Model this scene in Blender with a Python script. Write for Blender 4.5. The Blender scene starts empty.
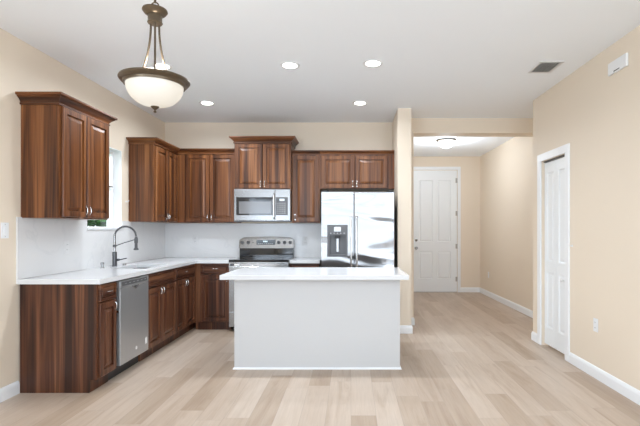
import bpy, bmesh, math, random
from mathutils import Vector
PI = math.pi
sc = bpy.context.scene
col = sc.collection
F, CX, CY, H = 440.0, 351.0, 229.8, 1.33

# ------------------------------------------------------------------ camera
cam_d = bpy.data.cameras.new('camera')
cam_d.sensor_width = 36.0
cam_d.lens = F / 640 * 36
cam_d.shift_x = (320 - CX) / 640
cam_d.shift_y = (CY - 213) / 640
cam_d.clip_start = 0.05
cam = bpy.data.objects.new('camera', cam_d)
cam.location = (0, 0, H); cam.rotation_euler = (PI / 2, 0, 0)
col.objects.link(cam); sc.camera = cam

# ------------------------------------------------------------------ world, lights, exposure
w = bpy.data.worlds.new('world'); sc.world = w; w.use_nodes = True
bg = w.node_tree.nodes['Background']
bg.inputs[0].default_value = (0.90, 0.96, 1.0, 1); bg.inputs[1].default_value = 1.15

XL0, XR0_ = -2.71, 2.20
def area(name, loc, rot, sx, sy, power, color=(1, 1, 1)):
    l = bpy.data.lights.new(name, 'AREA'); l.shape = 'RECTANGLE'; l.size = sx; l.size_y = sy
    l.energy = power; l.color = color
    o = bpy.data.objects.new(name, l); o.location = loc; o.rotation_euler = rot; col.objects.link(o)
    return o
# added daylight fill behind the camera, at the made-up sliding doors
area('added_fill_rear', (-0.3, -3.05, 1.25), (PI / 2 + 0.45, 0, 0), 4.2, 2.3, 38, (0.74, 0.88, 1.05))
# added ambient fill from both sides, at side windows made up for it
area('added_fill_left', (XL0 + 0.02, -1.2, 1.6), (0, -PI / 2 - 0.15, 0.55), 1.3, 2.6, 60, (0.74, 0.88, 1.05))
area('added_fill_right', (XR0_ - 0.02, -1.2, 1.6), (0, PI / 2 + 0.15, -0.55), 1.3, 2.6, 60, (0.74, 0.88, 1.05))
# daylight from the kitchen window
area('daylight_window', (-5.4, 4.6, 3.1), (0, -PI / 2 + 0.55, 0), 2.4, 3.0, 260, (0.95, 0.98, 1.0))
area('added_fill_top_rear', (-0.25, -1.0, 2.84), (0.55, 0, 0), 3.6, 2.2, 38, (0.80, 0.92, 1.05))  # added soft fill from above, behind the camera; not a known fixture
LAMP_W, HALL_W = 9.5, 17
vs = sc.view_settings
vs.view_transform = 'Standard'; vs.look = 'None'; vs.gamma = 1.0; vs.use_curve_mapping = False
vs.exposure = 0.68
sc.cycles.max_bounces = 14; sc.cycles.diffuse_bounces = 10; sc.cycles.transparent_max_bounces = 12

# ------------------------------------------------------------------ materials
def newmat(name):
    m = bpy.data.materials.new(name); m.use_nodes = True
    nt = m.node_tree; b = nt.nodes['Principled BSDF']
    return m, nt, b
def plain(name, c, rough=0.5, metal=0.0, emit=None, estr=0.0, spec=None):
    m, nt, b = newmat(name)
    b.inputs['Base Color'].default_value = (*c, 1); b.inputs['Roughness'].default_value = rough
    b.inputs['Metallic'].default_value = metal
    if spec is not None: b.inputs['Specular IOR Level'].default_value = spec
    if emit:
        b.inputs['Emission Color'].default_value = (*emit, 1); b.inputs['Emission Strength'].default_value = estr
    return m
def coords(nt, scale, kind='Object', rnd=False, rot=(0, 0, 0)):
    tc = nt.nodes.new('ShaderNodeTexCoord'); mp = nt.nodes.new('ShaderNodeMapping')
    mp.inputs['Scale'].default_value = scale; mp.inputs['Rotation'].default_value = rot
    if kind == 'World':
        g = nt.nodes.new('ShaderNodeNewGeometry'); src = g.outputs['Position']
    else: src = tc.outputs[kind]
    nt.links.new(src, mp.inputs['Vector'])
    if rnd:
        oi = nt.nodes.new('ShaderNodeObjectInfo'); mu = nt.nodes.new('ShaderNodeVectorMath'); mu.operation = 'SCALE'
        mu.inputs[0].default_value = (31, 17, 53); nt.links.new(oi.outputs['Random'], mu.inputs['Scale'])
        nt.links.new(mu.outputs[0], mp.inputs['Location'])
    return mp.outputs['Vector']
def ramp(nt, fac, stops):
    r = nt.nodes.new('ShaderNodeValToRGB')
    e = r.color_ramp.elements
    e[0].position, e[0].color = stops[0][0], (*stops[0][1], 1)
    e[1].position, e[1].color = stops[-1][0], (*stops[-1][1], 1)
    for p, c in stops[1:-1]:
        x = e.new(p); x.color = (*c, 1)
    nt.links.new(fac, r.inputs[0]); return r.outputs[0]
def noise(nt, vec, scale=1.0, detail=4, rough=0.55, dist=0.0):
    n = nt.nodes.new('ShaderNodeTexNoise'); n.inputs['Scale'].default_value = scale
    n.inputs['Detail'].default_value = detail; n.inputs['Roughness'].default_value = rough
    n.inputs['Distortion'].default_value = dist
    nt.links.new(vec, n.inputs['Vector']); return n.outputs['Fac']
def mixc(nt, a, b, fac, mode='MIX'):
    m = nt.nodes.new('ShaderNodeMix'); m.data_type = 'RGBA'; m.blend_type = mode
    if isinstance(fac, (int, float)): m.inputs[0].default_value = fac
    else: nt.links.new(fac, m.inputs[0])
    for s, k in ((a, 6), (b, 7)):
        if isinstance(s, tuple): m.inputs[k].default_value = (*s, 1)
        else: nt.links.new(s, m.inputs[k])
    return m.outputs[2]
def bump(nt, b, h, strength=0.1, dist=0.01):
    n = nt.nodes.new('ShaderNodeBump'); n.inputs['Strength'].default_value = strength
    n.inputs['Distance'].default_value = dist
    nt.links.new(h, n.inputs['Height']); nt.links.new(n.outputs[0], b.inputs['Normal'])

def paint(name, c, rough=0.6):
    m, nt, b = newmat(name)
    b.inputs['Base Color'].default_value = (*c, 1); b.inputs['Roughness'].default_value = rough
    n = noise(nt, coords(nt, (1, 1, 1), 'World'), 160, 3)
    bump(nt, b, n, 0.06, 0.002)
    return m
def wood_mat(name, dark, mid, light, horiz=False):
    m, nt, b = newmat(name)
    s1 = (13, 13, 0.35) if not horiz else (0.8, 0.8, 14)
    s2 = (80, 80, 1.1) if not horiz else (2, 2, 80)
    n1 = noise(nt, coords(nt, s1, rnd=True), 1.0, 3, 0.6, 0.6)
    n2 = noise(nt, coords(nt, s2, rnd=True), 1.0, 4, 0.6, 0.3)
    c1 = ramp(nt, n1, [(0.32, dark), (0.5, mid), (0.68, light)])
    c2 = ramp(nt, n2, [(0.32, (0.45, 0.40, 0.37)), (0.58, (1, 1, 1))])
    c = mixc(nt, c1, c2, 0.85, 'MULTIPLY')
    nt.links.new(c, b.inputs['Base Color'])
    b.inputs['Roughness'].default_value = 0.33
    b.inputs['Specular IOR Level'].default_value = 0.4
    bump(nt, b, n2, 0.05, 0.001)
    return m
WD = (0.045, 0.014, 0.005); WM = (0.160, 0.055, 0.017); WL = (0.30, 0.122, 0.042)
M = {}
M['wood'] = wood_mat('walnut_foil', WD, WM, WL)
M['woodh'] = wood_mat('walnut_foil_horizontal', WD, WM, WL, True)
M['wood_base'] = wood_mat('walnut_foil_shaded', (0.032, 0.012, 0.007), (0.105, 0.036, 0.017), (0.230, 0.098, 0.046))  # same walnut as the wall cabinets, darkened for the dimmer light lower down
M['wood_shadedh'] = wood_mat('walnut_foil_shaded_horizontal', (0.032, 0.012, 0.007), (0.105, 0.036, 0.017), (0.230, 0.098, 0.046), True)
M['wall'] = paint('beige_wall_paint', (0.76, 0.665, 0.545))
M['ceiling'] = paint('ceiling_paint', (0.86, 0.90, 0.94), 0.8)
M['white'] = paint('white_trim_paint', (0.82, 0.84, 0.86), 0.35)
M['door'] = paint('white_door_paint', (0.80, 0.83, 0.85), 0.35)
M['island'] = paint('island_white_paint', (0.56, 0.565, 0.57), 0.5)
M['plastic'] = plain('white_plastic', (0.80, 0.81, 0.82), 0.35)
M['plate'] = plain('grey_white_plastic', (0.66, 0.66, 0.66), 0.35)
M['slot'] = plain('dark_slot', (0.03, 0.03, 0.03), 0.6)
M['chrome'] = plain('polished_chrome', (0.72, 0.71, 0.70), 0.14, 1.0)
M['nickel'] = plain('satin_nickel', (0.36, 0.355, 0.35), 0.25, 1.0)
M['gunmetal'] = plain('dark_gunmetal', (0.10, 0.10, 0.105), 0.35, 0.7)
M['bronze'] = plain('aged_bronze', (0.115, 0.085, 0.055), 0.32, 0.7)
M['blackglass'] = plain('black_glass', (0.012, 0.012, 0.014), 0.06)
M['blackplastic'] = plain('black_plastic', (0.025, 0.025, 0.027), 0.4)
M['greyplastic'] = plain('dark_grey_plastic', (0.10, 0.10, 0.105), 0.35)
M['button'] = plain('grey_button', (0.45, 0.46, 0.47), 0.5)
M['display'] = plain('display_dark', (0.02, 0.025, 0.03), 0.1)
M['digit'] = plain('display_digit', (0.5, 0.6, 0.65), 0.3, 0, (0.55, 0.75, 0.85), 0.5)
M['ventslat'] = plain('vent_slat_grey', (0.78, 0.78, 0.79), 0.5)
M['hinge'] = plain('hinge_steel', (0.45, 0.44, 0.42), 0.35, 0.9)
M['oven_grey'] = plain('oven_window', (0.16, 0.16, 0.165), 0.12)
M['lit'] = plain('lit_lens', (1, 1, 1), 0.4, 0, (1.0, 0.98, 0.93), 6.0)
M['bowl'] = plain('frosted_glass_bowl_lit', (0.35, 0.335, 0.31), 0.3, 0, (1.0, 0.92, 0.78), 0.33)
M['hallbowl'] = plain('frosted_dome_lit', (0.95, 0.95, 0.95), 0.35, 0, (1.0, 0.97, 0.92), 2.2)
M['leaf'] = plain('leaf_green', (0.035, 0.16, 0.03), 0.4)
M['bark'] = plain('stem_brown', (0.12, 0.08, 0.05), 0.8)
M['grass'] = paint('lawn', (0.10, 0.22, 0.06), 0.9)
M['sticker'] = plain('paper_sticker', (0.85, 0.86, 0.86), 0.6)
M['stickerblack'] = plain('sticker_ink', (0.04, 0.04, 0.05), 0.6)

def steel(name, c, rough, horiz=True, wavy=0.0, metal=1.0):
    m, nt, b = newmat(name)
    b.inputs['Metallic'].default_value = metal
    b.inputs['Roughness'].default_value = rough
    n = noise(nt, coords(nt, (2, 2, 350) if horiz else (350, 350, 2), 'World'), 1.0, 2)
    cc = ramp(nt, n, [(0.3, tuple(x * 0.94 for x in c)), (0.7, c)])
    nt.links.new(cc, b.inputs['Base Color'])
    if wavy:
        n2 = noise(nt, coords(nt, (1.1, 1.1, 3.2), 'World'), 1.0, 1, 0.4, 0.5)
        bump(nt, b, n2, wavy, 0.05)
    return m
M['steel'] = steel('brushed_stainless', (0.66, 0.66, 0.66), 0.25)
M['steel_bright'] = steel('bright_stainless', (0.40, 0.40, 0.40), 0.24)
M['steel_mw'] = steel('microwave_stainless', (0.27, 0.27, 0.27), 0.26)
M['steel_dw'] = steel('dishwasher_stainless', (0.55, 0.56, 0.57), 0.32, False, 0.0, 0.75)
M['steel_fridge'] = steel('wavy_stainless', (0.36, 0.36, 0.365), 0.13, False, 1.0)

def quartz(name, base, vein, amount, scale=1.0, rough=0.15):
    m, nt, b = newmat(name)
    v = coords(nt, (scale, scale, scale), 'World')
    n = nt.nodes.new('ShaderNodeTexNoise'); n.inputs['Scale'].default_value = 1.3; n.inputs['Detail'].default_value = 5
    n.inputs['Distortion'].default_value = 1.6; nt.links.new(v, n.inputs['Vector'])
    r = ramp(nt, n.outputs['Fac'], [(0.470, (0, 0, 0)), (0.5, (1, 1, 1)), (0.53, (0, 0, 0))])
    n2 = noise(nt, v, 2.0, 3)
    r2 = ramp(nt, n2, [(0.4, (0, 0, 0)), (0.7, (1, 1, 1))])
    mm = mixc(nt, (0, 0, 0), r, r2)
    mu = nt.nodes.new('ShaderNodeMath'); mu.operation = 'MULTIPLY'; mu.inputs[1].default_value = amount
    nt.links.new(mm, mu.inputs[0])
    c = mixc(nt, base, vein, mu.outputs[0])
    nt.links.new(c, b.inputs['Base Color']); b.inputs['Roughness'].default_value = rough
    return m
M['quartz'] = quartz('white_quartz', (0.69, 0.70, 0.71), (0.55, 0.56, 0.58), 0.25)
M['splash'] = quartz('veined_white_slab', (0.71, 0.71, 0.71), (0.50, 0.52, 0.54), 0.28, 1.0, 0.2)

def floor_mat():
    m, nt, b = newmat('light_oak_vinyl_plank')
    v = coords(nt, (1, 1, 1), 'World', rot=(0, 0, PI / 2))
    # every row of planks starts at its own random place
    sx = nt.nodes.new('ShaderNodeSeparateXYZ'); nt.links.new(v, sx.inputs[0])
    dv = nt.nodes.new('ShaderNodeMath'); dv.operation = 'DIVIDE'; dv.inputs[1].default_value = 0.18; nt.links.new(sx.outputs[1], dv.inputs[0])
    fl = nt.nodes.new('ShaderNodeMath'); fl.operation = 'FLOOR'; nt.links.new(dv.outputs[0], fl.inputs[0])
    wn_ = nt.nodes.new('ShaderNodeTexWhiteNoise'); wn_.noise_dimensions = '1D'; nt.links.new(fl.outputs[0], wn_.inputs['W'])
    ml = nt.nodes.new('ShaderNodeMath'); ml.operation = 'MULTIPLY_ADD'; ml.inputs[1].default_value = 1.22
    nt.links.new(wn_.outputs['Value'], ml.inputs[0]); nt.links.new(sx.outputs[0], ml.inputs[2])
    cb = nt.nodes.new('ShaderNodeCombineXYZ'); nt.links.new(ml.outputs[0], cb.inputs[0]); nt.links.new(sx.outputs[1], cb.inputs[1])
    v = cb.outputs[0]
    br = nt.nodes.new('ShaderNodeTexBrick')
    br.offset = 0.0; br.offset_frequency = 1; br.squash = 1.0
    br.inputs['Scale'].default_value = 1.0
    br.inputs['Brick Width'].default_value = 1.22; br.inputs['Row Height'].default_value = 0.18
    br.inputs['Mortar Size'].default_value = 0.0012; br.inputs['Mortar Smooth'].default_value = 0.2
    br.inputs['Bias'].default_value = 0.0
    br.inputs['Color1'].default_value = (0.0, 0.0, 0.0, 1); br.inputs['Color2'].default_value = (1, 1, 1, 1)
    br.inputs['Mortar'].default_value = (0.3, 0.3, 0.3, 1)
    nt.links.new(v, br.inputs['Vector'])
    plank = ramp(nt, br.outputs['Color'], [(0.0, (0.425, 0.33, 0.25)), (0.35, (0.485, 0.39, 0.31)), (0.7, (0.53, 0.435, 0.355)), (1.0, (0.57, 0.48, 0.40))])
    # grain runs along the planks (world Y), shifted from plank to plank
    g = nt.nodes.new('ShaderNodeNewGeometry')
    ad = nt.nodes.new('ShaderNodeVectorMath'); ad.operation = 'MULTIPLY_ADD'
    nt.links.new(br.outputs['Color'], ad.inputs[0]); ad.inputs[1].default_value = (3.3, 7.7, 5.1)
    nt.links.new(g.outputs['Position'], ad.inputs[2])
    mp = nt.nodes.new('ShaderNodeMapping'); mp.inputs['Scale'].default_value = (8, 0.8, 8)
    nt.links.new(ad.outputs[0], mp.inputs['Vector'])
    n1 = noise(nt, mp.outputs[0], 1.0, 5, 0.6, 1.2)
    grain = ramp(nt, n1, [(0.30, (0.78, 0.72, 0.66)), (0.48, (0.93, 0.91, 0.89)), (0.68, (1, 1, 1))])
    c = mixc(nt, plank, grain, 0.9, 'MULTIPLY')
    mp2 = nt.nodes.new('ShaderNodeMapping'); mp2.inputs['Scale'].default_value = (90, 4, 90)
    nt.links.new(ad.outputs[0], mp2.inputs['Vector'])
    n2 = noise(nt, mp2.outputs[0], 1.0, 3)
    c = mixc(nt, c, ramp(nt, n2, [(0.3, (0.88, 0.87, 0.86)), (0.6, (1, 1, 1))]), 0.6, 'MULTIPLY')
    c = mixc(nt, c, (0.36, 0.29, 0.24), br.outputs['Fac'])
    nt.links.new(c, b.inputs['Base Color']); b.inputs['Roughness'].default_value = 0.42
    b.inputs['Specular IOR Level'].default_value = 0.4
    return m
M['floor'] = floor_mat()

def glass_mat():
    m = bpy.data.materials.new('window_glass'); m.use_nodes = True; nt = m.node_tree; nt.nodes.clear()
    o = nt.nodes.new('ShaderNodeOutputMaterial'); mx = nt.nodes.new('ShaderNodeMixShader')
    t = nt.nodes.new('ShaderNodeBsdfTransparent'); g = nt.nodes.new('ShaderNodeBsdfGlossy')
    g.inputs['Roughness'].default_value = 0.02; mx.inputs[0].default_value = 0.06
    nt.links.new(t.outputs[0], mx.inputs[1]); nt.links.new(g.outputs[0], mx.inputs[2]); nt.links.new(mx.outputs[0], o.inputs[0])
    return m
M['glass'] = glass_mat()

# ------------------------------------------------------------------ mesh helpers
def P(px, py, Y):
    return (px - CX) / F * Y, H - (py - CY) / F * Y
def XF(px, Y): return (px - CX) / F * Y
def YX(px, X): return X * F / (px - CX)
IDENT = lambda u, d, z: (u, d, z)
def face_front(Y):      # looks towards -Y, u = x
    return lambda u, d, z: (u, Y - d, z)
def face_right(X):      # looks towards +X, u = y
    return lambda u, d, z: (X + d, u, z)
def face_left(X):       # looks towards -X, u = y
    return lambda u, d, z: (X - d, u, z)
class MB:
    def __init__(s, f=IDENT): s.bm = bmesh.new(); s.f = f
    def raw(s, vs, fs):
        v = [s.bm.verts.new(s.f(*p)) for p in vs]
        for q in fs:
            try: s.bm.faces.new([v[i] for i in q])
            except ValueError: pass
        return s
    def box(s, x0, x1, y0, y1, z0, z1, bev=0.0):
        n0 = len(s.bm.verts)
        t = bmesh.new()
        bmesh.ops.create_cube(t, size=1)
        for v in t.verts:
            v.co = Vector(((x0 + x1) / 2 + v.co.x * (x1 - x0), (y0 + y1) / 2 + v.co.y * (y1 - y0), (z0 + z1) / 2 + v.co.z * (z1 - z0)))
        if bev: bmesh.ops.bevel(t, geom=list(t.edges), offset=bev, segments=2, affect='EDGES', profile=0.5)
        t.verts.index_update()
        s.raw([tuple(v.co) for v in t.verts], [[v.index for v in f.verts] for f in t.faces]); t.free()
        return s
    def rings(s, x0, x1, z0, z1, prof, back=0.0):
        """closed slab with nested rectangular rings: prof = [(inset, depth)...]; back at depth `back`."""
        vs = [(x0, back, z0), (x1, back, z0), (x1, back, z1), (x0, back, z1)]; fs = [(0, 1, 2, 3)]
        for i, (a, d) in enumerate(prof):
            vs += [(x0 + a, d, z0 + a), (x1 - a, d, z0 + a), (x1 - a, d, z1 - a), (x0 + a, d, z1 - a)]
            p, q = 4 * i, 4 * i + 4
            for k in range(4): fs.append((p + k, p + (k + 1) % 4, q + (k + 1) % 4, q + k))
        n = 4 * len(prof); fs.append((n, n + 1, n + 2, n + 3))
        return s.raw(vs, fs)
    def tube(s, pts, r, n=10, caps=True):
        pts = [Vector(p) for p in pts]; rr = r if isinstance(r, (list, tuple)) else [r] * len(pts)
        vs, fs = [], []
        up = None
        for i, p in enumerate(pts):
            d = (pts[min(i + 1, len(pts) - 1)] - pts[max(i - 1, 0)]).normalized()
            if up is None: up = Vector((0, 0, 1)) if abs(d.z) < 0.9 else Vector((1, 0, 0))
            a = d.cross(up).normalized(); up = a.cross(d).normalized()
            for k in range(n):
                t = 2 * PI * k / n
                vs.append(tuple(p + (a * math.cos(t) + up * math.sin(t)) * rr[i]))
        for i in range(len(pts) - 1):
            for k in range(n):
                fs.append((i * n + k, i * n + (k + 1) % n, (i + 1) * n + (k + 1) % n, (i + 1) * n + k))
        if caps:
            fs.append(tuple(range(n))); fs.append(tuple((len(pts) - 1) * n + k for k in range(n)))
        return s.raw(vs, fs)
    def lathe(s, c, prof, n=32, axis='z', closed=False):
        """prof = [(r, h)...] revolved about the axis through c; closed joins the last point to the first."""
        vs, fs = [], []; m = len(prof)
        for (r, h) in prof:
            r = max(r, 1e-5)
            for k in range(n):
                t = 2 * PI * k / n; a, b = r * math.cos(t), r * math.sin(t)
                if axis == 'z': vs.append((c[0] + a, c[1] + b, c[2] + h))
                elif axis == 'y': vs.append((c[0] + a, c[1] + h, c[2] + b))
                else: vs.append((c[0] + h, c[1] + a, c[2] + b))
        for i in range(m if closed else m - 1):
            j = (i + 1) % m
            for k in range(n): fs.append((i * n + k, i * n + (k + 1) % n, j * n + (k + 1) % n, j * n + k))
        if not closed:
            fs.append(tuple(range(n))); fs.append(tuple((m - 1) * n + k for k in range(n)))
        return s.raw(vs, fs)
    def sweep(s, path, prof, segs=None, side=1):
        """profile (out, z) swept along a polyline in xy with mitred corners; out points to `side` of travel (1 = right)."""
        n = len(path); dirs = [(Vector(path[i + 1]) - Vector(path[i])).normalized() for i in range(n - 1)]
        nor = [Vector((d.y, -d.x)) * side for d in dirs]
        pv = []
        for i in range(n):
            if i == 0: m = nor[0]
            elif i == n - 1: m = nor[-1]
            else:
                m = (nor[i - 1] + nor[i]); m = m / (m.dot(nor[i]))
            pv.append([(path[i][0] + m.x * o, path[i][1] + m.y * o, z) for o, z in prof])
        a, b = segs or (0, n - 1); k = len(prof); vs, fs = [], []
        for i in range(a, b + 1): vs += pv[i]
        for i in range(b - a):
            for j in range(k): fs.append((i * k + j, i * k + (j + 1) % k, (i + 1) * k + (j + 1) % k, (i + 1) * k + j))
        fs.append(tuple(range(k))); fs.append(tuple((b - a) * k + j for j in range(k)))
        return s.raw(vs, fs)
    def build(s, name, mat, parent=None, smooth=False):
        bm = s.bm
        bmesh.ops.recalc_face_normals(bm, faces=list(bm.faces))
        off = Vector((0, 0, 0)); q = parent
        while q is not None: off += q.location; q = q.parent
        if parent is None:
            xs = [v.co for v in bm.verts]
            off = Vector(((min(c.x for c in xs) + max(c.x for c in xs)) / 2, (min(c.y for c in xs) + max(c.y for c in xs)) / 2, min(c.z for c in xs)))
        for v in bm.verts: v.co -= off
        me = bpy.data.meshes.new(name); bm.to_mesh(me); bm.free(); me.materials.append(mat)
        if smooth:
            for p in me.polygons: p.use_smooth = True
            try: me.set_sharp_from_angle(angle=math.radians(38))
            except Exception: pass
        o = bpy.data.objects.new(name, me); col.objects.link(o)
        if parent is None: o.location = off
        else: o.parent = parent
        return o
def box(name, mat, parent, x0, x1, y0, y1, z0, z1, bev=0.0, f=IDENT):
    return MB(f).box(x0, x1, y0, y1, z0, z1, bev).build(name, mat, parent)
def thing(name, label, cat, loc, group=None):
    o = bpy.data.objects.new(name, None); o.empty_display_size = 0.05; col.objects.link(o); o.location = loc
    o['label'] = label; o['category'] = cat
    if group: o['group'] = group
    return o
def tag(o, label, cat, group=None):
    o['label'] = label; o['category'] = cat
    if group: o['group'] = group
    return o
def struct(o, label=None):
    o['kind'] = 'structure'
    if label: o['label'] = label
    return o
def wall_hole(name, axis, a0, a1, u0, u1, z0, z1, holes, mat):
    """wall slab a0..a1 on `axis`, u along the other, with rectangular holes (u0,u1,z0,z1)."""
    us = sorted({u0, u1, *[h[0] for h in holes], *[h[1] for h in holes]})
    zs = sorted({z0, z1, *[h[2] for h in holes], *[h[3] for h in holes]})
    bm = bmesh.new(); cells = set()
    for i in range(len(us) - 1):
        for j in range(len(zs) - 1):
            uc, zc = (us[i] + us[i + 1]) / 2, (zs[j] + zs[j + 1]) / 2
            if not any(h[0] < uc < h[1] and h[2] < zc < h[3] for h in holes): cells.add((i, j))
    V = {}
    def vv(a, i, j):
        k = (a, i, j)
        if k not in V:
            A = (a0, a1)[a]; V[k] = bm.verts.new((A, us[i], zs[j]) if axis == 'x' else (us[i], A, zs[j]))
        return V[k]
    for (i, j) in cells:
        for a in (0, 1): bm.faces.new([vv(a, i, j), vv(a, i + 1, j), vv(a, i + 1, j + 1), vv(a, i, j + 1)])
        for di, dj, e in ((-1, 0, ((i, j), (i, j + 1))), (1, 0, ((i + 1, j), (i + 1, j + 1))), (0, -1, ((i, j), (i + 1, j))), (0, 1, ((i, j + 1), (i + 1, j + 1)))):
            if (i + di, j + dj) not in cells:
                (p, q), (r, t) = e
                bm.faces.new([vv(0, p, q), vv(0, r, t), vv(1, r, t), vv(1, p, q)])
    m = MB(); m.bm.free(); m.bm = bm
    return m.build(name, mat)

# ------------------------------------------------------------------ key dimensions
XL, XR, YB, ZC = -2.71, 2.20, 6.40, 2.89
YREAR = -3.2
XH, YH = 2.75, 9.37                    # hall right wall, hall end wall
YP, YBM = 5.65, 6.15                   # wing wall front, beam front
XW0, XW1, XJ = 0.600, 0.775, 0.875

# ------------------------------------------------------------------ structure
struct(box('floor', M['floor'], None, XL - 0.15, 3.0, YREAR - 0.12, YH + 0.15, -0.12, 0))
struct(box('ceiling', M['ceiling'], None, XL - 0.15, 3.0, YREAR - 0.12, YH + 0.15, ZC, ZC + 0.15))
WY0, WY1, WZ0, WZ1 = 4.50, 5.20, 1.328, 2.26
struct(wall_hole('wall_left', 'x', XL - 0.15, XL, YREAR, YB + 0.12, 0, ZC, [(WY0, WY1, WZ0, WZ1), (-2.55, 0.15, 0.9, 2.3)], M['wall']))
struct(box('wall_back', M['wall'], None, XL, XW0, YB, YB + 0.12, 0, ZC))
struct(MB().box(XW0, XW1, YP, YBM, 0, ZC).box(XW0, XJ, YBM, YB + 0.12, 0, ZC).build('wall_pillar', M['wall']))
struct(box('wall_header', M['wall'], None, XJ, XH, YBM, YB, 2.683, ZC))
D2Y0, D2Y1, D2Z = 4.50, 5.075, 2.115
struct(wall_hole('wall_right', 'x', XR, XR + 0.12, YREAR, 5.32, 0, ZC, [(D2Y0, D2Y1, -0.001, D2Z), (-2.55, 0.15, 0.9, 2.3)], M['wall']))
struct(box('wall_closet', M['wall'], None, XR + 0.12, XH, 5.20, 5.32, 0, ZC))
struct(box('wall_closet_side', M['wall'], None, XR + 0.80, XR + 0.92, 4.0, 5.20, 0, ZC))
struct(box('wall_hall_right', M['wall'], None, XH, XH + 0.12, 5.20, YH, 0, ZC))
struct(box('wall_hall_left', M['wall'], None, XJ - 0.12, XJ, YB + 0.12, YH, 0, ZC))
D1X0, D1X1 = XF(413.3, YH), XF(457.0, YH); D1Z = 2.595
struct(wall_hole('wall_hall_end', 'y', YH, YH + 0.12, XJ - 0.12, XH + 0.12, 0, ZC, [(D1X0 - 0.01, D1X1 + 0.01, -0.001, D1Z + 0.01)], M['wall']))
struct(wall_hole('wall_rear', 'y', YREAR - 0.12, YREAR, XL, 2.9, 0, ZC, [(-2.4, 1.8, 0.02, 2.4)], M['wall']))
m = MB()
for a, b in ((-2.4, -2.32), (-1.04, -0.96), (0.36, 0.44), (1.72, 1.8)): m.box(a, b, YREAR - 0.09, YREAR - 0.03, 0.02, 2.4)
m.box(-2.4, 1.8, YREAR - 0.09, YREAR - 0.03, 0.02, 0.10).box(-2.4, 1.8, YREAR - 0.09, YREAR - 0.03, 2.32, 2.4)
rw = struct(m.build('window_2', M['white']))  # unseen sliding doors, added to bring daylight in from behind
MB().box(-2.35, 1.75, YREAR - 0.062, YREAR - 0.058, 0.05, 2.36).build('pane', M['glass'], rw)
for k, xa_ in ((3, XL - 0.13), (4, XR + 0.03)):
    m = MB()
    for a, b in ((-2.55, -2.49), (-1.23, -1.17), (0.09, 0.15)): m.box(xa_, xa_ + 0.06, a, b, 0.9, 2.3)
    m.box(xa_, xa_ + 0.06, -2.55, 0.15, 0.9, 0.96).box(xa_, xa_ + 0.06, -2.55, 0.15, 2.24, 2.3)
    sw = struct(m.build('window_%d' % k, M['white']))  # unseen side windows, added as openings for the ambient fill
    MB().box(xa_ + 0.028, xa_ + 0.032, -2.5, 0.1, 0.95, 2.25).build('pane', M['glass'], sw)
struct(box('ground', M['grass'], None, -30, XL - 0.3, -10, 40, -0.35, -0.30))

# baseboards
BP = [(0, 0.0), (0.015, 0.0), (0.015, 0.075), (0.011, 0.09), (0.006, 0.10), (0, 0.104)]
def baseboard(name, path, side): return struct(MB().sweep(path, BP, None, side).build(name, M['white']))
baseboard('baseboard_left', [(XL, YREAR), (XL, 3.58)], 1)
baseboard('baseboard_right', [(XR, 4.41), (XR, YREAR)], 1)
baseboard('baseboard_corner', [(XH, 5.32), (XR, 5.32), (XR, 5.18)], 1)
baseboard('baseboard_pillar', [(XW0, YP), (XW1, YP), (XW1, YBM), (XJ, YBM), (XJ, YB + 0.12)], 1)
baseboard('baseboard_hall_right', [(XH, YH - 0.015), (XH, 5.34)], 1)
baseboard('baseboard_hall_end', [(D1X1 + 0.07, YH), (XH, YH)], 1)
baseboard('baseboard_hall_left', [(XJ, YB + 0.14), (XJ, YH)], 1)

# ---- entry door (door_1)
dz0 = 0.012
DPROF = [(0, 0.040), (0.0, 0.040)]
def panel_door(f, u0, u1, z0, z1, panels, t=0.04):
    """one closed slab; its face is a grid with recessed moulded panels"""
    m = MB(f)
    m.box(u0, u1, 0, t - 0.012, z0, z1)
    us = sorted({u0, u1, *[p[0] for p in panels], *[p[1] for p in panels]})
    zs = sorted({z0, z1, *[p[2] for p in panels], *[p[3] for p in panels]})
    for i in range(len(us) - 1):
        for j in range(len(zs) - 1):
            uc, zc = (us[i] + us[i + 1]) / 2, (zs[j] + zs[j + 1]) / 2
            if any(p[0] < uc < p[1] and p[2] < zc < p[3] for p in panels): continue
            m.box(us[i], us[i + 1], t - 0.012, t, zs[j], zs[j + 1])
    for (a, b, c, d) in panels:
        m.rings(a, b, c, d, [(0, t - 0.001), (0.006, t - 0.002), (0.016, t - 0.011), (0.026, t - 0.011), (0.045, t - 0.003)], back=t - 0.0125)
    return m
w1 = D1X1 - D1X0
pn = [(D1X0 + 0.13 * w1, D1X0 + 0.45 * w1, 1.07, 2.39), (D1X0 + 0.55 * w1, D1X0 + 0.87 * w1, 1.07, 2.39),
      (D1X0 + 0.13 * w1, D1X0 + 0.45 * w1, 0.28, 0.87), (D1X0 + 0.55 * w1, D1X0 + 0.87 * w1, 0.28, 0.87)]
d1 = struct(panel_door(face_front(YH + 0.05), D1X0, D1X1, dz0, D1Z, pn).build('door_1', M['door']),
            'tall white panelled entry door at the end of the hall')
m = MB(); cw = 0.062
m.box(D1X0 - 0.012 - cw, D1X0 - 0.010, YH - 0.018, YH - 0.0005, 0, D1Z + 0.01, 0.004)
m.box(D1X1 + 0.010, D1X1 + 0.012 + cw, YH - 0.018, YH - 0.0005, 0, D1Z + 0.01, 0.004)
m.box(D1X0 - 0.012 - cw, D1X1 + 0.012 + cw, YH - 0.018, YH - 0.0005, D1Z + 0.01, D1Z + 0.015 + cw, 0.004)
struct(m.build('trim_1', M['white']))
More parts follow.
